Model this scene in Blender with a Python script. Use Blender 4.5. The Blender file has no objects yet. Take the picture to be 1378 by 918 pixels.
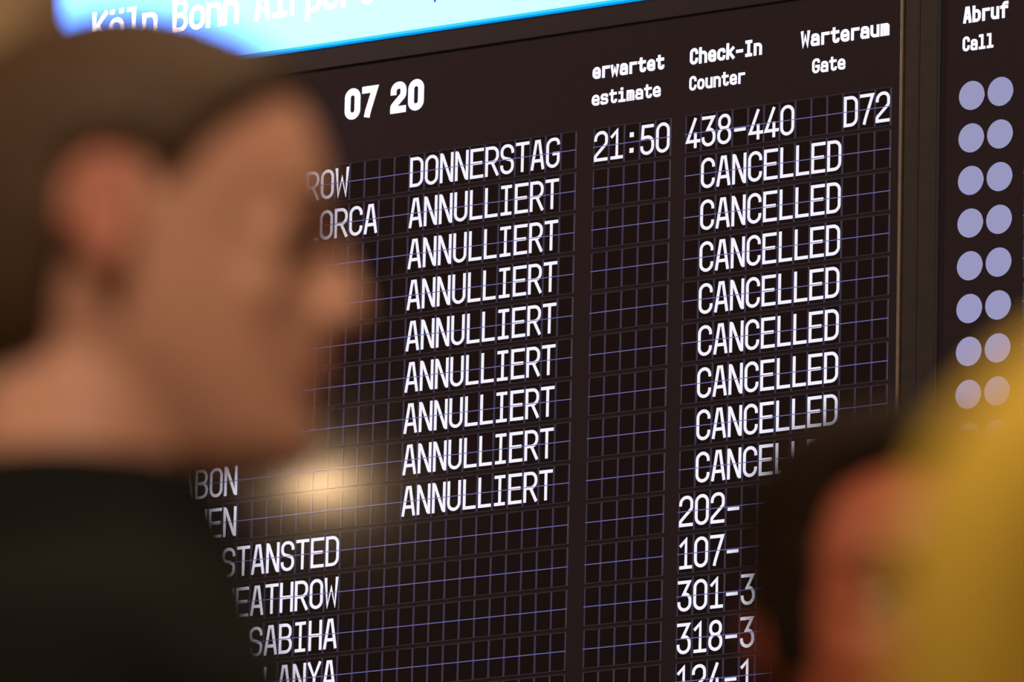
import bpy, bmesh, math, random
from mathutils import Vector, Matrix
random.seed(4)
S = bpy.context.scene
COL = S.collection

# ------------------------------------------------------------------ camera
CW = 0.05                      # one flap cell is 50 mm wide
Z0 = 6.545                     # height of the board's row origin above the floor
F_PX = 12711.7666
YAW, PIT, ROLL = math.radians(35.00460628), math.radians(-12.28113469), math.radians(1.2830159)
T = Vector((3.5152358421, -12.50425207, 508.55698358))
RH = 2.28421498                # row pitch in cells

def _R():
    cy, sy = math.cos(YAW), math.sin(YAW); cp, sp = math.cos(PIT), math.sin(PIT); cr, sr = math.cos(ROLL), math.sin(ROLL)
    Ry = Matrix(((cy, 0, sy), (0, 1, 0), (-sy, 0, cy)))
    Rx = Matrix(((1, 0, 0), (0, cp, -sp), (0, sp, cp)))
    Rz = Matrix(((cr, -sr, 0), (sr, cr, 0), (0, 0, 1)))
    return Rz @ Rx @ Ry
RB = _R()
def b2w_dir(v): return Vector((v[0], v[2], -v[1]))
def b2w(v): return Vector((v[0]*CW, v[2]*CW, Z0 - v[1]*CW))
CAM_POS = b2w(-(RB.transposed() @ T))
RIGHT, DOWN, FWD = (b2w_dir(RB[i]) for i in range(3))

cam = bpy.data.cameras.new('camera'); camo = bpy.data.objects.new('camera', cam); COL.objects.link(camo)
camo.matrix_world = Matrix(((RIGHT.x, -DOWN.x, -FWD.x, CAM_POS.x), (RIGHT.y, -DOWN.y, -FWD.y, CAM_POS.y),
                            (RIGHT.z, -DOWN.z, -FWD.z, CAM_POS.z), (0, 0, 0, 1)))
cam.sensor_width = 36; cam.lens = F_PX*36/1378; cam.clip_end = 200
cam.dof.use_dof = True; cam.dof.focus_distance = 24.9; cam.dof.aperture_fstop = 9.3
S.camera = camo
def ray_point(px, py, d):
    """world point seen at pixel (px,py) of the 1378x918 frame, d metres along the view axis"""
    return CAM_POS + (FWD + RIGHT*((px-689)/F_PX) + DOWN*((py-459)/F_PX))*d

# ------------------------------------------------------------------ world, exposure, area lights
w = bpy.data.worlds.new('hall_air'); S.world = w; w.use_nodes = True
w.node_tree.nodes['Background'].inputs[0].default_value = (1.0, .78, .55, 1)
w.node_tree.nodes['Background'].inputs[1].default_value = 0.05
S.view_settings.view_transform = 'Standard'; S.view_settings.look = 'None'
S.view_settings.exposure = 0; S.view_settings.gamma = 1; S.view_settings.use_curve_mapping = False
def area(name, loc, target, size, power, color):
    l = bpy.data.lights.new(name, 'AREA'); l.size = size; l.energy = power; l.color = color
    o = bpy.data.objects.new(name, l); COL.objects.link(o); o.location = loc
    o.rotation_euler = (Vector(target)-Vector(loc)).to_track_quat('-Z', 'Y').to_euler()
    return o
HEADS = ray_point(689, 459, 5.2)
CR = Vector((RIGHT.x, RIGHT.y, 0)).normalized(); CF = Vector((FWD.x, FWD.y, 0)).normalized()
area('hall_light_key', HEADS - CR*.5 - CF*4.5 + Vector((0, 0, 3.5)), HEADS, 2.0, 275, (1, .78, .56))
area('hall_light_side', HEADS - CR*4.0 - CF*.5 + Vector((0, 0, 2.0)), HEADS, 1.2, 34, (1, .74, .46))
area('board_fill', (7, -9, 9.3), (-.5, 0, 6), 4.0, 1850, (1, .78, .70))  # unseen area light added to lift the board's dark panel
area('panel_corner_fill', (-4, -2.2, 9.2), (-1.2, 0, 6.6), 1.0, 340, (1, .74, .66))  # added fill that brightens the panel's upper left, no known lamp there
area('column_fill', ray_point(84, 0, 6) + CR*1.5 + Vector((0, 0, 4)), ray_point(60, 40, 8.5), 1.0, 120, (1, .78, .5))  # extra area light added only to brighten the column

# ------------------------------------------------------------------ materials
def mat(name, color, rough=.6, spec=.5, metal=0, emit=None, strength=0, noise=0, scale=40, bump=0, coat=0, sss=0):
    m = bpy.data.materials.new(name); m.use_nodes = True; nt = m.node_tree; p = nt.nodes['Principled BSDF']
    p.inputs['Base Color'].default_value = (*color, 1); p.inputs['Roughness'].default_value = rough
    p.inputs['Specular IOR Level'].default_value = spec; p.inputs['Metallic'].default_value = metal
    p.inputs['Coat Weight'].default_value = coat
    if sss:
        p.inputs['Subsurface Weight'].default_value = sss
        p.inputs['Subsurface Radius'].default_value = (.012, .004, .002); p.inputs['Subsurface Scale'].default_value = 1
    if emit:
        p.inputs['Emission Color'].default_value = (*emit, 1); p.inputs['Emission Strength'].default_value = strength
    if noise or bump:
        tc = nt.nodes.new('ShaderNodeTexCoord'); n = nt.nodes.new('ShaderNodeTexNoise')
        n.inputs['Scale'].default_value = scale; n.inputs['Detail'].default_value = 4
        nt.links.new(tc.outputs['Object'], n.inputs['Vector'])
        if noise:
            r = nt.nodes.new('ShaderNodeValToRGB')
            r.color_ramp.elements[0].position = .3; r.color_ramp.elements[1].position = .7
            r.color_ramp.elements[0].color = (*[c*(1-noise) for c in color], 1)
            r.color_ramp.elements[1].color = (*[min(1, c*(1+noise)) for c in color], 1)
            nt.links.new(n.outputs['Fac'], r.inputs['Fac']); nt.links.new(r.outputs['Color'], p.inputs['Base Color'])
        if bump:
            b = nt.nodes.new('ShaderNodeBump'); b.inputs['Strength'].default_value = bump; b.inputs['Distance'].default_value = .004
            nt.links.new(n.outputs['Fac'], b.inputs['Height']); nt.links.new(b.outputs['Normal'], p.inputs['Normal'])
    return m
M = dict(
    panel=mat('board_glass', (.018, .013, .0145), .075, .5),
    cell=mat('flap_black', (.010, .0065, .006), .075, .5),
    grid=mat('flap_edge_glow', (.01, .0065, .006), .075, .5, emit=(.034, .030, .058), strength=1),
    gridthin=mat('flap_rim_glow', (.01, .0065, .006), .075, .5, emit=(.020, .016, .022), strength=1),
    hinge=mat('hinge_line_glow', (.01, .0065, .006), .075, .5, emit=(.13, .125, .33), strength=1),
    white=mat('flap_white_glow', (.02, .02, .02), .2, .5, emit=(.90, .88, 1.05), strength=1),
    headwhite=mat('heading_white_glow', (.02, .02, .02), .2, .5, emit=(1.0, .97, 1.15), strength=1.1),
    dot=mat('indicator_dot_glow', (.02, .02, .02), .2, .5, emit=(.29, .29, .50), strength=1),
    rail=mat('bronze_anodised_rail', (.015, .0108, .006), .5, .12, noise=.2, scale=30),
    gold=mat('brass_edge_strip', (.085, .062, .032), .4, .5, noise=.15, scale=30),
    groove=mat('black_gasket', (.004, .003, .003), .8, .3),
    housing=mat('dark_board_housing', (.02, .016, .014), .5, .4, noise=.2, scale=6),
    toprail=mat('dark_top_rail', (.016, .012, .012), .2, .5),
    signface=mat('sign_blue_lit_acrylic', (.02, .06, .12), .35, .3, emit=(.60, 2.0, 7.6), strength=1),
    signedge=mat('sign_cyan_lit_edge', (.0, .3, .7), .3, .5, emit=(.0, .36, .95), strength=1),
    signtext=mat('sign_white_lit_letters', (.5, .5, .5), .3, .5, emit=(7.6, 6.8, 7.6), strength=1),
    navy=mat('sign_navy_print', (.01, .02, .09), .4, .4, emit=(.01, .05, .3), strength=1),
    floor=mat('terrazzo_floor', (.22, .18, .14), .35, .5, noise=.25, scale=60),
    wall=mat('brown_hall_wall', (.16, .11, .075), .7, .3, noise=.1, scale=2),
    ceil=mat('warm_ceiling', (.30, .23, .17), .8, .3, noise=.06, scale=2),
    column=mat('tan_column_cladding', (.42, .27, .16), .6, .4, noise=.12, scale=4),
)

# ------------------------------------------------------------------ mesh helpers
def obj(name, bm, m, parent=None, smooth=False, kind=None):
    me = bpy.data.meshes.new(name); bmesh.ops.recalc_face_normals(bm, faces=bm.faces[:]); bm.to_mesh(me); bm.free()
    me.materials.append(m)
    if smooth:
        for f in me.polygons: f.use_smooth = True
    o = bpy.data.objects.new(name, me); COL.objects.link(o)
    if parent: o.parent = parent
    if kind: o['kind'] = kind
    return o
def thing(name, label, cat, loc, rz=0, group=None):
    o = bpy.data.objects.new(name, None); COL.objects.link(o); o.location = loc; o.rotation_euler = (0, 0, rz)
    o['label'] = label; o['category'] = cat; o.empty_display_size = .2
    if group: o['group'] = group
    return o
def box(bm, x0, x1, y0, y1, z0, z1, bevel=0):
    v = [bm.verts.new((x, y, z)) for x in (x0, x1) for y in (y0, y1) for z in (z0, z1)]
    fs = [bm.faces.new([v[i] for i in q]) for q in ((0, 1, 3, 2), (4, 6, 7, 5), (0, 4, 5, 1), (2, 3, 7, 6), (0, 2, 6, 4), (1, 5, 7, 3))]
    if bevel:
        es = list({e for f in fs for e in f.edges})
        bmesh.ops.bevel(bm, geom=es, offset=bevel, segments=2, affect='EDGES', profile=.5)
def bbox_b(bm, u0, u1, v0, v1, d0, d1, bevel=0):
    """box in board cells (u right, v down), d in metres in front (-) or behind (+) the panel"""
    box(bm, u0*CW, u1*CW, d0, d1, -v1*CW, -v0*CW, bevel)
def quad_b(bm, u0, u1, v0, v1, d):
    bm.faces.new([bm.verts.new((u*CW, d, -v*CW)) for u, v in ((u0, v1), (u1, v1), (u1, v0), (u0, v0))])

# ------------------------------------------------------------------ setting
def struct(name, x0, x1, y0, y1, z0, z1, m):
    bm = bmesh.new(); box(bm, x0, x1, y0, y1, z0, z1); return obj(name, bm, m, kind='structure')
HX0, HX1, HY0, HY1, HZ = -22, 22, -30, 1.2, 9.6
struct('floor', HX0, HX1, HY0, HY1, -.1, 0, M['floor'])
struct('ceiling', HX0, HX1, HY0, HY1, HZ, HZ+.1, M['ceil'])
struct('wall_back', HX0, HX1, HY1, HY1+.2, 0, HZ, M['wall'])
struct('wall_front', HX0, HX1, HY0-.2, HY0, 0, HZ, M['wall'])
struct('wall_left', HX0-.2, HX0, HY0, HY1, 0, HZ, M['wall'])
struct('wall_right', HX1, HX1+.2, HY0, HY1, 0, HZ, M['wall'])

# the column that stands between the people and the board, its right edge in the top left corner
cp = ray_point(84, 0, 8.5) - CR*.42
bm = bmesh.new()
bmesh.ops.create_cone(bm, cap_ends=True, segments=64, radius1=.42, radius2=.42, depth=HZ)
for z in (1.2, 2.4, 3.6, 4.8, 6.0, 7.2):
    r = bmesh.ops.create_cone(bm, cap_ends=True, segments=64, radius1=.424, radius2=.424, depth=.02)
    bmesh.ops.translate(bm, verts=r['verts'], vec=(0, 0, z-HZ/2))
o = obj('column', bm, M['column'], smooth=False, kind='structure'); o.location = (cp.x, cp.y, HZ/2)

# ------------------------------------------------------------------ stroke lettering
X = .70
G = {
 'A': [[(0, 0), (.36, 1), (.64, 1), (1, 0)], [(.12, .28, 'f'), (.88, .28, 'f')]],
 'B': [[(0, .52), (0, 1), (.95, 1, .45), (.95, .52, .4), (0, .52)], [(0, .52), (1, .52, .5), (1, 0, .5), (0, 0), (0, .52)]],
 'C': [[(1, .76), (1, 1, .5), (0, 1, .5), (0, 0, .5), (1, 0, .5), (1, .24)]],
 'D': [[(0, 0), (0, 1), (1, 1, .5), (1, 0, .5), (0, 0)]],
 'E': [[(1, 1), (0, 1), (0, 0), (1, 0)], [(0, .51), (.88, .51)]],
 'G': [[(1, .84), (1, 1, .5), (0, 1, .5), (0, 0, .5), (1, 0, .5), (1, .46), (.58, .46)]],
 'H': [[(0, 0), (0, 1)], [(1, 0), (1, 1)], [(0, .5), (1, .5)]],
 'I': [[(.12, 1), (.88, 1)], [(.5, 0), (.5, 1)], [(.12, 0), (.88, 0)]],
 'K': [[(0, 0), (0, 1)], [(0, .42, 'f'), (1, 1)], [(.3, .6, 'f'), (1, 0)]],
 'L': [[(.05, 1), (.05, 0), (1, 0)]],
 'M': [[(0, 0), (0, 1), (.5, .35), (1, 1), (1, 0)]],
 'N': [[(0, 0), (0, 1)], [(.08, 1, 'f'), (.92, 0, 'f')], [(1, 0), (1, 1)]],
 'O': [[(0, .5, 'f'), (0, 1, .5), (1, 1, .5), (1, 0, .5), (0, 0, .5), (0, .5, 'f')]],
 'P': [[(0, 0), (0, 1), (1, 1, .5), (1, .46, .5), (0, .46)]],
 'R': [[(0, 0), (0, 1), (1, 1, .5), (1, .46, .5), (0, .46)], [(.5, .46, 'f'), (1, 0)]],
 'S': [[(1, .77), (1, 1, .5), (0, 1, .5), (0, .58, .4), (1, .44, .4), (1, 0, .5), (0, 0, .5), (0, .23)]],
 'T': [[(0, 1), (1, 1)], [(.5, 0), (.5, 1)]],
 'U': [[(0, 1), (0, 0, .5), (1, 0, .5), (1, 1)]],
 'W': [[(-.02, 1), (.14, 0), (.5, .68), (.86, 0), (1.02, 1)]],
 'Y': [[(0, 1), (.5, .48), (1, 1)], [(.5, 0), (.5, .48)]],
 'Z': [[(0, 1), (1, 1), (0, 0), (1, 0)]],
 '0': [[(0, .5, 'f'), (0, 1, .5), (1, 1, .5), (1, 0, .5), (0, 0, .5), (0, .5, 'f')]],
 '1': [[(.1, .80), (.55, 1), (.55, 0)], [(.1, 0), (1, 0)]],
 '2': [[(0, .75), (0, 1, .5), (1, 1, .5), (1, .58, .35), (0, .14, .25), (0, 0), (1, 0)]],
 '3': [[(0, 1), (.92, 1), (.42, .57), (1, .57, .5), (1, 0, .5), (0, 0, .5), (0, .24)]],
 '4': [[(.68, 1), (0, .2), (1.05, .2)], [(.72, .46), (.72, 0)]],
 '5': [[(.95, 1), (.1, 1), (.05, .58), (1, .62, .5), (1, 0, .5), (0, 0, .5), (0, .22)]],
 '7': [[(0, 1), (1, 1), (.36, .12), (.3, 0)]],
 '8': [[(.06, .78, 'f'), (.06, 1, .44), (.94, 1, .44), (.94, .54, .4), (.06, .54, .4), (.06, .78, 'f')],
       [(0, .27, 'f'), (0, .54, .5), (1, .54, .5), (1, 0, .5), (0, 0, .5), (0, .27, 'f')]],
 '-': [[(.1, .40), (.9, .40)]],
 ':': [[(.42, .12, 'f'), (.42, .12-.001, 'f')]],
 'a': [[(.08, X-.12), (.08, X, .3), (1, X, .45), (1, 0)], [(1, .38, 'f'), (0, .38, .25), (0, 0, .25), (1, 0, 'f')]],
 'b': [[(0, 0), (0, 1)], [(0, X), (1, X, .5), (1, 0, .5), (0, 0)]],
 'c': [[(1, X-.14), (1, X, .5), (0, X, .5), (0, 0, .5), (1, 0, .5), (1, .14)]],
 'e': [[(0, .34), (1, .34), (1, X, .5), (0, X, .5), (0, 0, .5), (1, 0, .45), (1, .08)]],
 'f': [[(.35, 0), (.35, 1, .4), (1, 1)], [(0, X), (.95, X)]],
 'h': [[(0, 0), (0, 1)], [(0, X), (1, X, .45), (1, 0)]],
 'i': [[(.1, X), (.55, X), (.55, 0)], [(.1, 0), (1, 0)], [(.45, 1), (.55, 1)]],
 'k': [[(0, 0), (0, 1)], [(0, .28, 'f'), (.95, X)], [(.3, .4, 'f'), (1, 0)]],
 'l': [[(.1, 1), (.55, 1), (.55, 0)], [(.1, 0), (1, 0)]],
 'm': [[(0, 0), (0, X), (1, X, .25), (1, 0)], [(.5, 0), (.5, X)]],
 'n': [[(0, 0), (0, X), (1, X, .45), (1, 0)]],
 'o': [[(0, X/2, 'f'), (0, X, .5), (1, X, .5), (1, 0, .5), (0, 0, .5), (0, X/2, 'f')]],
 'p': [[(0, -.28), (0, X), (1, X, .5), (1, 0, .5), (0, 0)]],
 'r': [[(.1, 0), (.1, X), (1, X)]],
 's': [[(.95, X-.1), (.95, X, .4), (.03, X, .4), (.03, X*.56, .25), (1, X*.46, .25), (1, 0, .4), (0, 0, .4), (0, .1)]],
 't': [[(.32, .95), (.32, 0, .4), (1, 0, .4), (1, .12)], [(0, X), (.95, X)]],
 'u': [[(0, X), (0, 0, .45), (1, 0)], [(1, 0), (1, X)]],
 'w': [[(-.02, X), (.15, 0), (.5, X*.7), (.85, 0), (1.02, X)]],
}
G['\u00f6'] = G['o'] + [[(.08, 1.0), (.12, 1.0)], [(.88, 1.0), (.92, 1.0)]]

def fillet(pts, w, h):
    """pts in glyph units -> centreline points with rounded corners; returns (points, extend_start, extend_end)"""
    P = [Vector((p[0]*w, p[1]*h)) for p in pts]; R = [p[2] if len(p) > 2 else 0 for p in pts]
    out = [P[0]]
    for i in range(1, len(P)-1):
        r = R[i]
        if not r or r == 'f': out.append(P[i]); continue
        a, b = P[i-1]-P[i], P[i+1]-P[i]
        la, lb = a.length, b.length
        a.normalize(); b.normalize()
        ang = a.angle(b)
        rr = r*w
        t = rr/math.tan(ang/2)
        lim = min(la*(.5 if R[i-1] not in (0, 'f') else 1), lb*(.5 if R[i+1] not in (0, 'f') else 1))
        if t > lim: t = lim; rr = t*math.tan(ang/2)
        if t < 1e-6: out.append(P[i]); continue
        s, e = P[i]+a*t, P[i]+b*t
        c = P[i] + (a+b).normalized()*(rr/math.sin(ang/2))
        a0 = math.atan2(s.y-c.y, s.x-c.x); a1 = math.atan2(e.y-c.y, e.x-c.x)
        d = (a1-a0+math.pi) % (2*math.pi) - math.pi
        n = 8
        out += [Vector((c.x+rr*math.cos(a0+d*k/n), c.y+rr*math.sin(a0+d*k/n))) for k in range(n+1)]
    out.append(P[-1])
    q = [out[0]]
    for v in out[1:]:
        if (v-q[-1]).length > 1e-5: q.append(v)
    return q, R[0] != 'f', R[-1] != 'f'

def stroke(bm, pts, s, ox, oy, d, ext0, ext1):
    """ribbon of width s along the points (x right, y up, cells) placed at (ox, oy down) on the board"""
    h = s/2
    if ext0: pts = [pts[0] - (pts[1]-pts[0]).normalized()*h*.98] + pts[1:]
    if ext1: pts = pts[:-1] + [pts[-1] + (pts[-1]-pts[-2]).normalized()*h*.98]
    n = len(pts); L = []; Rr = []
    for i in range(n):
        d0 = (pts[i]-pts[i-1]).normalized() if i else (pts[1]-pts[0]).normalized()
        d1 = (pts[i+1]-pts[i]).normalized() if i < n-1 else d0
        n0 = Vector((-d0.y, d0.x)); n1 = Vector((-d1.y, d1.x)); m = n0+n1
        m = n0 if m.length < .2 else m.normalized()
        k = min(1/max(m.dot(n0), .2), 1.9)
        L.append(pts[i]+m*h*k); Rr.append(pts[i]-m*h*k)
    f = lambda v: bm.verts.new(((ox+v.x)*CW, d, (-oy+v.y)*CW))
    L = [f(v) for v in L]; Rr = [f(v) for v in Rr]
    for i in range(n-1): bm.faces.new((Rr[i], Rr[i+1], L[i+1], L[i]))

def glyph(bm, ch, ox, base, W, H, s, d):
    if ch == ' ': return
    w, h = W-s, H-s
    if ch == ':':
        for yy in (.14, .66): quad_b(bm, ox+W*.34, ox+W*.34+s*1.5, base-H*yy-s*1.5, base-H*yy, d)
        return
    for st in G[ch]:
        p, e0, e1 = fillet(st, w, h)
        stroke(bm, p, s, ox+s/2, base-s/2, d, e0, e1)

def text(bm, t, u, base, pitch, W, H, s, d, space=None):
    for ch in t:
        glyph(bm, ch, u, base, W, H, s, d)
        u += space if (ch == ' ' and space) else pitch
    return u

# ------------------------------------------------------------------ departure board
D_CELL, D_GRID, D_LET, D_HINGE = -.0008, -.0014, -.0020, -.0026
NROW = 15
def flap_row(parent, u0, n, row, words):
    """one module of n split-flap cells centred on line row; words = [(cell index, text)]"""
    v = row*RH; hh = .455*RH
    bm = bmesh.new()
    bbox_b(bm, u0, u0+n, v-hh, v+hh, D_CELL, .004)
    fr = obj('flap_row', bm, M['cell'], parent)
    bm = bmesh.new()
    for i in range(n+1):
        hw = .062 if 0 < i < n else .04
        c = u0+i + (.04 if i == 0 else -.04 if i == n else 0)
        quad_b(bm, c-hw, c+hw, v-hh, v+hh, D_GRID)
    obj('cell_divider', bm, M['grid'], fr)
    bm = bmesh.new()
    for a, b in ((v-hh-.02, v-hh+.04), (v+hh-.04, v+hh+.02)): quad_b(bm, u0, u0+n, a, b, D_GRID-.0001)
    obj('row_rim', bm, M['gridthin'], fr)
    if words:
        for i, t in words:
            for wd in t.split(' '):
                bm = bmesh.new()
                text(bm, wd, u0+i+.055, v+.355*RH, 1.0, .88, .725*RH, .172, D_LET)
                obj('lettering', bm, M['white'], fr)
                i += len(wd)+1
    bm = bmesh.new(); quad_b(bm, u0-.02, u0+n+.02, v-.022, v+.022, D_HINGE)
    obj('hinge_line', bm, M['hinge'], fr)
    return fr

BX0, BX1, BV0, BV1 = -40.0, 20.62, -4.25, 36.0
board = thing('departure_board', 'large black departures board with white flap lettering reading ANNULLIERT and CANCELLED', 'departure board', (0, 0, Z0))
bm = bmesh.new(); bbox_b(bm, BX0-1, 22.98, -5.3, BV1+1, .02, .34, .01); obj('housing', bm, M['housing'], board)
bm = bmesh.new(); bbox_b(bm, BX0, BX1, BV0+.08, BV1, 0, .03); obj('display_panel', bm, M['panel'], board)
bm = bmesh.new(); bbox_b(bm, BX0-1, 22.98, -5.5, BV0-.04, -.004, .03, .003); obj('top_rail', bm, M['toprail'], board)
bm = bmesh.new(); bbox_b(bm, BX0, 22.98, BV0-.05, BV0+.09, .004, .03); obj('gasket', bm, M['groove'], board)
bm = bmesh.new(); bbox_b(bm, 20.67, 20.84, BV0, BV1, -.010, .03, .002); obj('edge_strip', bm, M['gold'], board)
bm = bmesh.new(); bbox_b(bm, 20.87, 21.75, BV0, BV1, -.006, .03, .002); obj('frame_post', bm, M['rail'], board)
bm = bmesh.new(); bbox_b(bm, 21.85, 22.95, BV0, BV1, -.006, .03, .002); obj('frame_post', bm, M['rail'], board)
bm = bmesh.new(); bbox_b(bm, 21.72, 21.87, BV0, BV1, -.0068, .03); obj('gasket', bm, M['groove'], board)
bm = bmesh.new(); bbox_b(bm, BX0-1, 22.98, BV1, BV1+1, -.006, .03, .003); obj('bottom_rail', bm, M['rail'], board)

dest = {1: 'LONDON-HEATHROW', 2: 'PALMA DE MALLORCA', 8: 'LISSABON', 9: 'MUENCHEN', 10: 'LONDON-STANSTED', 11: 'LONDON-HEATHROW',
        12: 'ISTANBUL-SABIHA', 13: 'GAZIPASA-ALANYA'}
gate = {1: [(0, '438-440'), (10, 'D72')], 10: [(0, '202-')], 11: [(0, '107-')], 12: [(0, '301-3')], 13: [(0, '318-3')], 14: [(0, '124-1')]}
EOFF, COFF = 1.12743294, 7.06497212
for r in range(1, NROW+1):
    wd = [(0, dest[r])] if r in dest else []
    if r == 1: wd.append((19, 'DONNERSTAG'))
    elif r <= 9: wd.append((19, 'ANNULLIERT'))
    flap_row(board, -30, 30, r, wd)
    flap_row(board, EOFF, 5, r, [(0, '21:50')] if r == 1 else [])
    flap_row(board, COFF, 13, r, gate.get(r, [(1, 'CANCELLED')] if 2 <= r <= 9 else []))

def heading(parent, t, u, base, pitch, cap, s, name='heading', wf=.9):
    bm = bmesh.new(); text(bm, t, u, base, pitch, pitch*wf, cap, s, D_LET); return obj(name, bm, M['headwhite'], parent)
bm = bmesh.new()
for ch, u in (('0', -15.46), ('7', -14.31), ('2', -12.38), ('0', -11.2)): glyph(bm, ch, u, -1.19, 1.05, 1.76, .39, D_LET)
obj('date_digits', bm, M['headwhite'], board)
heading(board, 'erwartet', .98, -1.50, .588, .86, .175)
heading(board, 'estimate', .96, -.02, .565, .80, .145)
heading(board, 'Check-In', 7.27, -1.52, .583, .90, .175)
heading(board, 'Counter', 7.26, -.09, .517, .80, .145)
heading(board, 'Warteraum', 14.34, -1.58, .625, .90, .175)
heading(board, 'Gate', 15.08, -.08, .535, .80, .145)

# ------------------------------------------------------------------ call board on the right
call = thing('call_board', 'narrow black board headed Abruf and Call with pairs of pale round dots', 'display board', (0, 0, Z0))
bm = bmesh.new(); bbox_b(bm, 23.02, 48.0, -5.3, BV1+1, .02, .34, .01); obj('housing', bm, M['housing'], call)
bm = bmesh.new(); bbox_b(bm, 23.17, 48.0, BV0-1, BV1, .0, .03); obj('display_panel', bm, M['panel'], call)
bm = bmesh.new(); bbox_b(bm, 22.985, 23.17, BV0-1, BV1, -.0068, .03); obj('gasket', bm, M['groove'], call)
heading(call, 'Abruf', 24.49, -1.62, .567, .90, .175)
heading(call, 'Call', 24.47, -.11, .487, .80, .145)
for r in range(1, NROW+1):
    for c in range(2):
        bm = bmesh.new()
        q = bmesh.ops.create_circle(bm, cap_ends=True, segments=40, radius=.772*CW)
        bmesh.ops.rotate(bm, verts=bm.verts, matrix=Matrix.Rotation(math.pi/2, 3, 'X'))
        e = bmesh.ops.extrude_face_region(bm, geom=bm.faces[:])
        bmesh.ops.translate(bm, verts=[g for g in e['geom'] if isinstance(g, bmesh.types.BMVert)], vec=(0, .004, 0))
        bmesh.ops.translate(bm, verts=bm.verts, vec=((25.0575+c*1.76335)*CW, -.002, -(r*RH+.0278)*CW))
        obj('indicator_dot', bm, M['dot'], call)
    flap_row(call, 28.32, 18, r, [])

# ------------------------------------------------------------------ blue airport sign above the board
sign = thing('airport_sign', 'bright blue illuminated sign with white airport lettering above the departures board', 'sign', (0, 0, Z0))
SX0, SX1, SV0, SV1 = -41.0, 22.9, -14.5, -5.56
bm = bmesh.new(); bbox_b(bm, SX0, SX1, SV0, SV1, .01, .34, .01); obj('sign_box', bm, M['housing'], sign)
bm = bmesh.new(); bbox_b(bm, SX0+.1, SX1-.1, SV0+.1, SV1-.15, -.012, .012, .003); obj('sign_face', bm, M['signface'], sign)
bm = bmesh.new(); bbox_b(bm, SX0+.1, SX1-.1, SV1-.15, SV1, -.012, .012); obj('sign_edge', bm, M['signedge'], sign)
for wd, u in (('K\u00f6ln', -32.9), ('Bonn', -27.29), ('Airport', -21.62)):
    bm = bmesh.new(); text(bm, wd, u, -7.56, 1.165, 1.06, 1.88, .265, -.0135)
    obj('sign_lettering', bm, M['signtext'], sign)
bm = bmesh.new()
stroke(bm, [Vector((0, 0)), Vector((.28, 1.1))], .16, -9.42, -7.06, -.0135, False, False)
obj('navy_print', bm, M['navy'], sign)

# ------------------------------------------------------------------ warm ceiling lamps (one mirrors in the board's glass)
lamp_body = mat('lamp_housing_white', (.6, .55, .48), .4, .5)
lamp_glow = mat('lamp_warm_diffuser', (.8, .7, .5), .4, .3, emit=(1, .64, .34), strength=95)
cord_m = mat('lamp_cord_black', (.02, .02, .02), .6, .3)
def lathe(bm, prof, seg=40, loc=(0, 0, 0)):
    rings = [[bm.verts.new((loc[0]+r*math.cos(2*math.pi*k/seg), loc[1]+r*math.sin(2*math.pi*k/seg), loc[2]+z)) for k in range(seg)] for r, z in prof]
    for a, b in zip(rings, rings[1:]):
        for k in range(seg): bm.faces.new((a[k], a[(k+1) % seg], b[(k+1) % seg], b[k]))
    bm.faces.new(rings[0][::-1]); bm.faces.new(rings[-1])
def pendant(loc, label, rad):
    t = thing('pendant_lamp', label, 'lamp', loc, 0, 'pendant lamps in the hall')
    bm = bmesh.new(); lathe(bm, [(.03, .36), (.07, .34), (rad*.75, .2), (rad, .0), (rad*.96, .0), (rad*.7, .18), (.02, .3)]); obj('lamp_shade', bm, lamp_body, t, True)
    bm = bmesh.new(); bmesh.ops.create_uvsphere(bm, u_segments=32, v_segments=16, radius=rad*.8); bmesh.ops.scale(bm, vec=(1, 1, .75), verts=bm.verts); bmesh.ops.translate(bm, vec=(0, 0, .04), verts=bm.verts); obj('bulb', bm, lamp_glow, t, True)
    bm = bmesh.new(); lathe(bm, [(.008, .35), (.008, HZ-loc[2]-.02), (.05, HZ-loc[2]-.02), (.05, HZ-loc[2])], 12); obj('cord', bm, cord_m, t)
    return t
def mirror_point(px, py, dist):
    d = (ray_point(px, py, 1)-CAM_POS)
    s = -CAM_POS.y/d.y; hit = CAM_POS+d*s
    r = Vector((d.x, -d.y, d.z)).normalized()
    return hit+r*dist
p = mirror_point(432, 648, 12.0)
pendant((p.x, p.y, p.z), 'warm pendant lamp mirrored as a soft glow in the departures board', .16)

# ------------------------------------------------------------------ people
def cap(bm, p0, r0, p1, r1, seg=20):
    """tapered limb with round ends"""
    p0, p1 = Vector(p0), Vector(p1); ax = p1-p0; L = ax.length
    q = ax.to_track_quat('Z', 'Y').to_matrix()
    prof = [(r0*math.sin(a), -r0*math.cos(a)) for a in [math.pi/2*k/5 for k in range(1, 6)]]
    prof += [(r1*math.cos(a), L+r1*math.sin(a)) for a in [math.pi/2*k/5 for k in range(0, 5)]]
    rings = [[bm.verts.new(p0+q @ Vector((r*math.cos(2*math.pi*k/seg), r*math.sin(2*math.pi*k/seg), z))) for k in range(seg)] for r, z in prof]
    for a, b in zip(rings, rings[1:]):
        for k in range(seg): bm.faces.new((a[k], a[(k+1) % seg], b[(k+1) % seg], b[k]))
    bm.faces.new(rings[0][::-1]); bm.faces.new(rings[-1])
def ell(bm, c, r, rot=None):
    q = bmesh.ops.create_uvsphere(bm, u_segments=20, v_segments=12, radius=1)['verts']
    bmesh.ops.scale(bm, vec=r, verts=q)
    if rot: bmesh.ops.rotate(bm, verts=q, matrix=rot)
    bmesh.ops.translate(bm, vec=c, verts=q)
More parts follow.
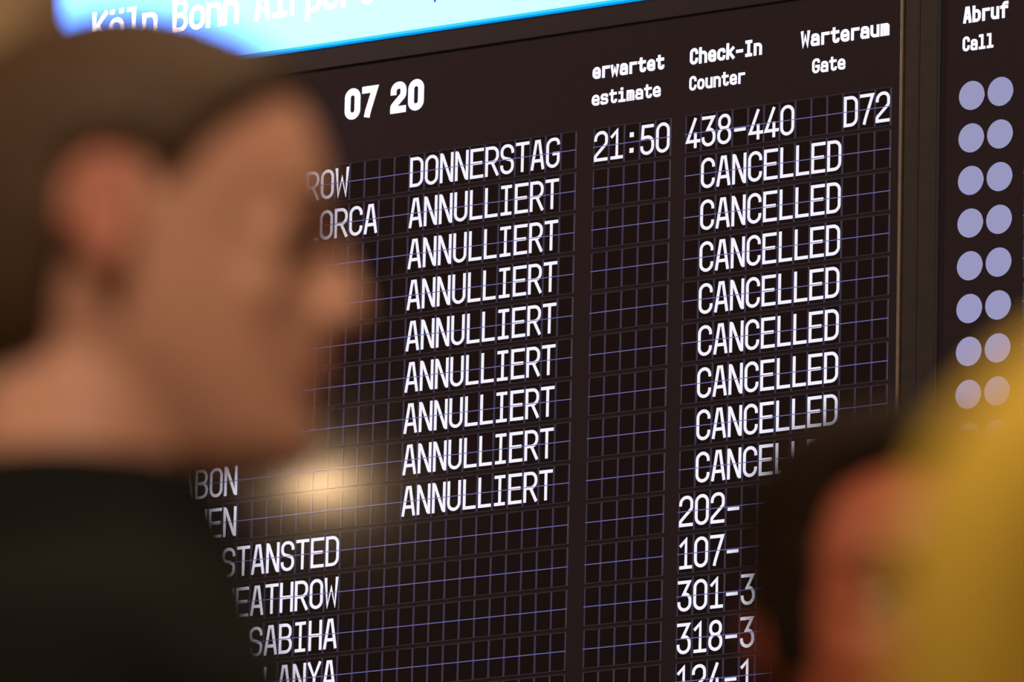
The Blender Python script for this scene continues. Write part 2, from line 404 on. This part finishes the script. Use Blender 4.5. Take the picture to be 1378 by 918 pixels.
def loft(bm, secs, seg=40, n=2.2):
    """closed loft of (z, x_back, x_front, half width)"""
    rings = []
    for z, xb, xf, wy in secs:
        cx, a = (xb+xf)/2, (xf-xb)/2; ring = []
        for k in range(seg):
            t = 2*math.pi*k/seg; c, s = math.cos(t), math.sin(t)
            ring.append(bm.verts.new((cx+a*math.copysign(abs(c)**(2/n), c), wy*math.copysign(abs(s)**(2/n), s), z)))
        rings.append(ring)
    for a, b in zip(rings, rings[1:]):
        for k in range(seg): bm.faces.new((a[k], a[(k+1) % seg], b[(k+1) % seg], b[k]))
    bm.faces.new(rings[0][::-1]); bm.faces.new(rings[-1])
def interp(tab, z):
    for a, b in zip(tab, tab[1:]):
        if a[0] <= z <= b[0]:
            t = (z-a[0])/(b[0]-a[0]); return tuple(a[i]+(b[i]-a[i])*t for i in range(1, 4))
    return tab[-1][1:]
HEAD = [(0.000, .020, .076, .018), (.006, .006, .088, .028), (.018, -.006, .096, .036), (.034, -.030, .096, .046), (.050, -.052, .095, .055), (.066, -.068, .099, .061),
        (.082, -.080, .099, .066), (.100, -.089, .099, .070), (.118, -.095, .098, .0735), (.140, -.099, .104, .0755), (.155, -.099, .104, .0765),
        (.172, -.096, .100, .076), (.190, -.088, .092, .072), (.206, -.075, .078, .063), (.220, -.055, .056, .048), (.230, -.030, .032, .028), (.235, -.008, .008, .008)]
def head_loft(bm, off=None, rows=56, seg=72, face_pinch=True):
    """head surface; off(p) moves a point outward in metres"""
    rings = []
    for i in range(rows+1):
        z = .2349*(.5-.5*math.cos(math.pi*i/rows))
        xb, xf, wy = interp(HEAD, z)
        cx, a = (xb+xf)/2, (xf-xb)/2; ring = []
        for k in range(seg):
            t = 2*math.pi*k/seg; c, s = math.cos(t), math.sin(t)
            p = Vector((cx+a*math.copysign(abs(c)**.9, c), wy*math.copysign(abs(s)**.9, s)*(1-.13*max(0, c)), z))
            if off:
                d = (p-Vector((0, 0, .125))); p += d.normalized()*off(p)
            else:
                for sy in (-1, 1):                       # eye sockets
                    g = math.exp(-((p.y-sy*.034)/.016)**2-((p.z-.118)/.013)**2)
                    if p.x > .03: p.x -= .014*g
            ring.append(bm.verts.new(p))
        rings.append(ring)
    for a, b in zip(rings, rings[1:]):
        for k in range(seg): bm.faces.new((a[k], a[(k+1) % seg], b[(k+1) % seg], b[k]))
    bm.faces.new(rings[0][::-1]); bm.faces.new(rings[-1])
def remeshed(name, bm, voxel, smooth, m, parent):
    """one continuous surface out of the overlapping volumes"""
    me = bpy.data.meshes.new('tmp'); bmesh.ops.recalc_face_normals(bm, faces=bm.faces[:]); bm.to_mesh(me); bm.free()
    t = bpy.data.objects.new('tmp', me); COL.objects.link(t)
    r = t.modifiers.new('r', 'REMESH'); r.mode = 'VOXEL'; r.voxel_size = voxel
    if smooth:
        s = t.modifiers.new('s', 'SMOOTH'); s.factor = .5; s.iterations = smooth
    out = bpy.data.meshes.new_from_object(t.evaluated_get(bpy.context.evaluated_depsgraph_get()))
    bpy.data.objects.remove(t); bpy.data.meshes.remove(me)
    out.name = name; out.materials.clear(); out.materials.append(m)
    for f in out.polygons: f.use_smooth = True
    o = bpy.data.objects.new(name, out); COL.objects.link(o); o.parent = parent
    return o
TORSO = [(.84, -.10, .095, .150), (.92, -.115, .10, .165), (1.02, -.10, .095, .148), (1.14, -.10, .10, .150), (1.28, -.115, .115, .170),
         (1.38, -.11, .10, .178), (1.425, -.095, .075, .150), (1.455, -.08, .05, .095), (1.48, -.072, .035, .065)]
def hand(bm, wrist, dirn, side, q):
    """palm, four unequal bent fingers and a thumb; dirn points from wrist to fingertips, side is the thumb's side"""
    d = Vector(dirn).normalized(); s = Vector(side).normalized(); n = d.cross(s)
    w0 = Vector(wrist)
    for i, (off, ln) in enumerate(((.030, .068), (.010, .076), (-.010, .070), (-.029, .056))):
        k = w0+d*.09*q+s*off*q
        cap(bm, w0+d*.01*q+s*off*.5*q, .016*q, k, .0115*q, 10)
        a = k+(d*.9+n*.25).normalized()*ln*.42*q; b = a+(d*.75+n*.6).normalized()*ln*.32*q; c = b+(d*.45+n*.85).normalized()*ln*.26*q
        cap(bm, k, .0098*q, a, .009*q, 10); cap(bm, a, .009*q, b, .0082*q, 10); cap(bm, b, .0082*q, c, .0072*q, 10)
    t0 = w0+d*.025*q+s*.022*q; t1 = t0+(d*.6+s*.8).normalized()*.04*q; t2 = t1+(d*.9+s*.35+n*.2).normalized()*.032*q; t3 = t2+(d+n*.3).normalized()*.026*q
    cap(bm, t0, .015*q, t1, .0115*q, 10); cap(bm, t1, .0112*q, t2, .0095*q, 10); cap(bm, t2, .0095*q, t3, .008*q, 10)

def person(label, foot, rz, k, hk, skin, hair_m, jacket_m, trouser_m, shoe_m, hair_line, hair_thick=(.014, .014), hood_m=None, collar=.0, group=None, pitch=0.0, collar_m=None):
    """k scales the body (stature 1.75 m at 1), hk the head; faces local +X"""
    t = thing('person', label, 'person', foot, rz, group)
    hz = 1.515*k                                       # chin height
    hx = .015*k
    HM = Matrix.Translation((hx, 0, hz+.118*hk)) @ Matrix.Rotation(pitch, 4, 'Y') @ Matrix.Scale(hk, 4) @ Matrix.Translation((0, 0, -.118))
    # --- body: one continuous skin surface
    bm = bmesh.new(); head_loft(bm)
    cap(bm, (.098, 0, .132), .008, (.113, 0, .088), .0115); ell(bm, (.107, .010, .083), (.011, .009, .008)); ell(bm, (.107, -.010, .083), (.011, .009, .008))
    ell(bm, (.097, 0, .062), (.010, .023, .0055)); ell(bm, (.096, 0, .052), (.010, .020, .0062)); ell(bm, (.088, 0, .018), (.014, .020, .014))
    for sy in (-1, 1):
        ell(bm, (.094, sy*.033, .136), (.010, .022, .006)); ell(bm, (.0755, sy*.033, .1245), (.0132, .018, .0068)); ell(bm, (.0750, sy*.033, .1105), (.0125, .0165, .0052)); ell(bm, (.076, sy*.048, .118), (.010, .008, .010)); ell(bm, (.062, sy*.043, .090), (.022, .013, .018))
        rot = Matrix.Rotation(-.22, 3, 'Y') @ Matrix.Rotation(sy*.28, 3, 'Z')
        ell(bm, (-.010, sy*.079, .116), (.017, .007, .031), rot)
        for a in range(9):
            t0, t1 = math.pi*(.1+1.45*a/9)-.6, math.pi*(.1+1.45*(a+1)/9)-.6
            f = lambda q: Vector((-.013-.016*math.cos(q)*-1*-1, sy*.085, .118+.028*math.sin(q)))
            cap(bm, f(t0), .0048, f(t1), .0048, 8)
        ell(bm, (-.004, sy*.077, .091), (.009, .006, .010))
    bmesh.ops.transform(bm, matrix=HM, verts=bm.verts)
    b2 = bmesh.new()
    loft(b2, TORSO); cap(b2, (-.02, 0, 1.42), .062, (-.002, 0, 1.56), .056)
    for sy in (-1, 1):
        cap(b2, (-.012, sy*.152, 1.365), .050, (-.03, sy*.225, 1.12), .040); cap(b2, (-.03, sy*.225, 1.12), .040, (.05, sy*.235, .88), .027)
        cap(b2, (0, sy*.085, .88), .084, (.012, sy*.09, .48), .054); cap(b2, (.012, sy*.09, .48), .052, (-.02, sy*.09, .10), .036)
        cap(b2, (-.03, sy*.09, .055), .034, (.13, sy*.10, .032), .026)
        hand(b2, (.05, sy*.235, .885), (.18, 0, -1), (1, -sy*.25, .1), 1.0)
    bmesh.ops.scale(b2, vec=(k, k, k), verts=b2.verts)
    me = bpy.data.meshes.new('t'); b2.to_mesh(me); b2.free(); bm.from_mesh(me); bpy.data.meshes.remove(me)
    bo = remeshed('body', bm, .005, 4, skin, t)
    bo.data.materials.append(EARSKIN.get(skin.name, skin))
    for f in bo.data.polygons:                         # ears and lips are redder skin
        c = HM.inverted() @ f.center
        if (abs(c.y) > .0765 and -.04 < c.x < .02 and .07 < c.z < .16) or (c.x > .098 and abs(c.y) < .022 and .046 < c.z < .0665): f.material_index = 1
    # --- eyes
    for sy in (-1, 1):
        bm = bmesh.new(); bmesh.ops.create_uvsphere(bm, u_segments=20, v_segments=12, radius=.0115)
        bmesh.ops.translate(bm, vec=(.0775, sy*.033, .118), verts=bm.verts); bmesh.ops.transform(bm, matrix=HM, verts=bm.verts)
        e = obj('eye', bm, EYE, t, True)
        bm = bmesh.new(); ell(bm, (.0866, sy*.033, .118), (.0030, .0055, .0055)); bmesh.ops.transform(bm, matrix=HM, verts=bm.verts)
        obj('iris', bm, IRIS, e, True)
        bm = bmesh.new(); cap(bm, (.105, sy*.014, .139), .0042, (.101, sy*.036, .143), .004, 10); cap(bm, (.101, sy*.036, .143), .004, (.083, sy*.056, .138), .0025, 10); bmesh.ops.transform(bm, matrix=HM, verts=bm.verts)
        obj('eyebrow', bm, hair_m, t, True)
    # --- hair
    def off(p):
        m = hair_line(p)
        return (hair_thick[0]+(hair_thick[1]-hair_thick[0])*sstep(.15, .215, p.z))*m - .012*(1-m) + .0015*math.sin(p.x*310+p.z*130)*math.sin(p.y*280)*m
    bm = bmesh.new(); head_loft(bm, off, 72, 96); bmesh.ops.transform(bm, matrix=HM, verts=bm.verts)
    obj('hair', bm, hair_m, t, True)
    # --- jacket, trousers, shoes
    bm = bmesh.new()
    loft(bm, [(z, xb-.022, xf+.023, wy+.02) for z, xb, xf, wy in TORSO[1:7]] + [(1.46, -.105, .088, .115), (1.485+collar*.4, -.090, .074, .088), (1.485+collar, -.085, .060, .080)])
    for sy in (-1, 1):
        cap(bm, (-.012, sy*.155, 1.372), .070, (-.03, sy*.225, 1.12), .058); cap(bm, (-.03, sy*.225, 1.12), .058, (.043, sy*.234, .905), .044)
    bmesh.ops.scale(bm, vec=(k, k, k), verts=bm.verts); j = remeshed('jacket', bm, .009, 3, jacket_m, t)
    bm = bmesh.new()
    for i in range(6): ell(bm, (interp(TORSO, .99+.07*i)[1]+.022, 0, .99+.07*i), (.006, .009, .009))
    bmesh.ops.scale(bm, vec=(k, k, k), verts=bm.verts); obj('button', bm, shoe_m, j, True)
    if collar_m:
        bm = bmesh.new(); loft(bm, [(1.44, -.125, .10, .13), (1.48+collar*.3, -.10, .085, .10), (1.52+collar, -.095, .075, .092)])
        bmesh.ops.scale(bm, vec=(k, k, k), verts=bm.verts); remeshed('scarf', bm, .008, 3, collar_m, t)
    bm = bmesh.new(); loft(bm, [(.79, -.09, .085, .12), (.84, -.125, .118, .165), (.86, -.13, .120, .172), (.93, -.13, .115, .178), (1.0, -.115, .108, .162)])
    for sy in (-1, 1):
        cap(bm, (0, sy*.085, .88), .098, (.012, sy*.09, .48), .070); cap(bm, (.012, sy*.09, .48), .070, (-.018, sy*.09, .13), .056)
    bmesh.ops.scale(bm, vec=(k, k, k), verts=bm.verts); remeshed('trousers', bm, .009, 3, trouser_m, t)
    for sy in (-1, 1):
        bm = bmesh.new(); cap(bm, (-.03, sy*.09, .06), .046, (.15, sy*.10, .040), .038); cap(bm, (-.022, sy*.09, .10), .048, (-.03, sy*.09, .06), .046)
        bmesh.ops.scale(bm, vec=(k, k, k), verts=bm.verts)
        for v in bm.verts: v.co.z = max(v.co.z, 0.0)
        obj('shoe', bm, shoe_m, t, True)
    # --- hood drawn over the head, open at the face
    if hood_m:
        def hoff(p):
            back = 1/(1+math.exp(-(.040+.35*(p.z-.118)-p.x)/.006)); 
            return .040*back - .03*(1-back)
        bm = bmesh.new(); head_loft(bm, hoff, 72, 96)
        bmesh.ops.transform(bm, matrix=HM, verts=bm.verts)
        loft(bm, [(1.40*k, -.15*k, .03*k, .13*k), (1.46*k, -.14*k, .07*k, .125*k), (1.53*k, -.14*k, .06*k, .115*k), (1.60*k, -.135*k, .03*k, .105*k)])
        remeshed('hood', bm, .007, 5, hood_m, t)
    return t

EYE = mat('eye_white', (.45, .40, .36), .4, .3); IRIS = mat('iris_brown', (.05, .028, .015), .2, .5)
SHOE = mat('black_leather', (.02, .018, .016), .45, .5)
BLACKCLOTH = mat('black_wool_coat', (.0065, .0056, .005), .9, .12, noise=.3, scale=300, bump=.2)
DENIM = mat('dark_trousers', (.03, .03, .04), .9, .2, noise=.3, scale=200)
SKIN1 = mat('fair_skin', (.55, .265, .178), .5, .4, noise=.05, scale=30, sss=.12)
SKIN2 = mat('warm_lit_skin', (.41, .10, .05), .5, .4, noise=.05, scale=30, sss=.12)  # warm red light on this face is put into the base colour
EARSKIN = {'fair_skin': mat('flushed_skin', (.50, .18, .12), .5, .4, sss=.12), 'warm_lit_skin': mat('warm_lit_flushed_skin', (.28, .05, .025), .5, .4, sss=.12)}  # second entry: redder ears and lips, with the warm light in the colour too
HAIR1 = mat('brown_hair', (.066, .034, .017), .6, .2, noise=.35, scale=160, bump=.5)
HAIR2 = mat('dark_brown_hair', (.013, .0055, .002), .7, .12, noise=.35, scale=160, bump=.5)
YELLOW = mat('yellow_hood_cloth', (.62, .395, .04), .8, .3, noise=.04, scale=120, bump=.15)
RED = mat('red_jacket_cloth', (.20, .012, .010), .8, .3, noise=.15, scale=200, bump=.2)

def sstep(a, b, x):
    t = min(1, max(0, (x-a)/(b-a))); return t*t*(3-2*t)
def short_hair(p):
    ax = p.x
    pts = [(-.2, .045), (-.05, .048), (-.035, .062), (-.020, .150), (.010, .150), (.016, .134), (.024, .138), (.042, .162), (.066, .182), (.09, .199), (.3, .200)]
    for a, b in zip(pts, pts[1:]):
        if a[0] <= ax <= b[0]:
            zl = a[1]+(b[1]-a[1])*(ax-a[0])/(b[0]-a[0]); break
    return sstep(zl-.004, zl+.006, p.z)

def receding_hair(p):
    ax = p.x
    pts = [(-.2, .045), (-.05, .048), (-.035, .062), (-.024, .092), (.006, .090), (.014, .080), (.040, .084), (.050, .130), (.060, .186), (.078, .205), (.3, .207)]
    for a, b in zip(pts, pts[1:]):
        if a[0] <= ax <= b[0]:
            zl = a[1]+(b[1]-a[1])*(ax-a[0])/(b[0]-a[0]); break
    return sstep(zl-.004, zl+.006, p.z)
def base_of(px, py, d):
    p = ray_point(px, py, d); return Vector((p.x, p.y, 0)), p.z
A_RIGHT = math.atan2(CR.y, CR.x)                      # facing the picture's right
# man in the left foreground, profile towards the board
g, hzc = base_of(134, 348, 5.22); K1 = hzc/1.633
person('man in a black coat with short brown hair, face in profile towards the board', g, A_RIGHT, K1, 1.07, SKIN1, HAIR1, BLACKCLOTH, DENIM, SHOE, short_hair, (.013, .010), collar=.030)
# man behind the yellow hood, turned half towards the camera
g, hzc = base_of(1195, 862, 5.95); K2 = hzc/1.633
person('man with dark hair and warm-lit face beside the yellow hood', g, A_RIGHT-math.radians(76), K2, 1.03, SKIN2, HAIR2, RED, DENIM, SHOE, receding_hair, (.014, .024), collar=.02)
# child in a yellow hood at the right edge
g, hzc = base_of(1640, 1004, 3.0); K3 = (hzc-.118*.93)/1.515
person('child in a bright yellow hooded jacket at the right edge of the frame', g, A_RIGHT-math.radians(80), K3, .93, SKIN1, HAIR2, YELLOW, DENIM, SHOE, short_hair, (.013, .013), hood_m=YELLOW, collar=.0)
print('K', K1, K2, K3, 'cam', CAM_POS, 'fwd', FWD)
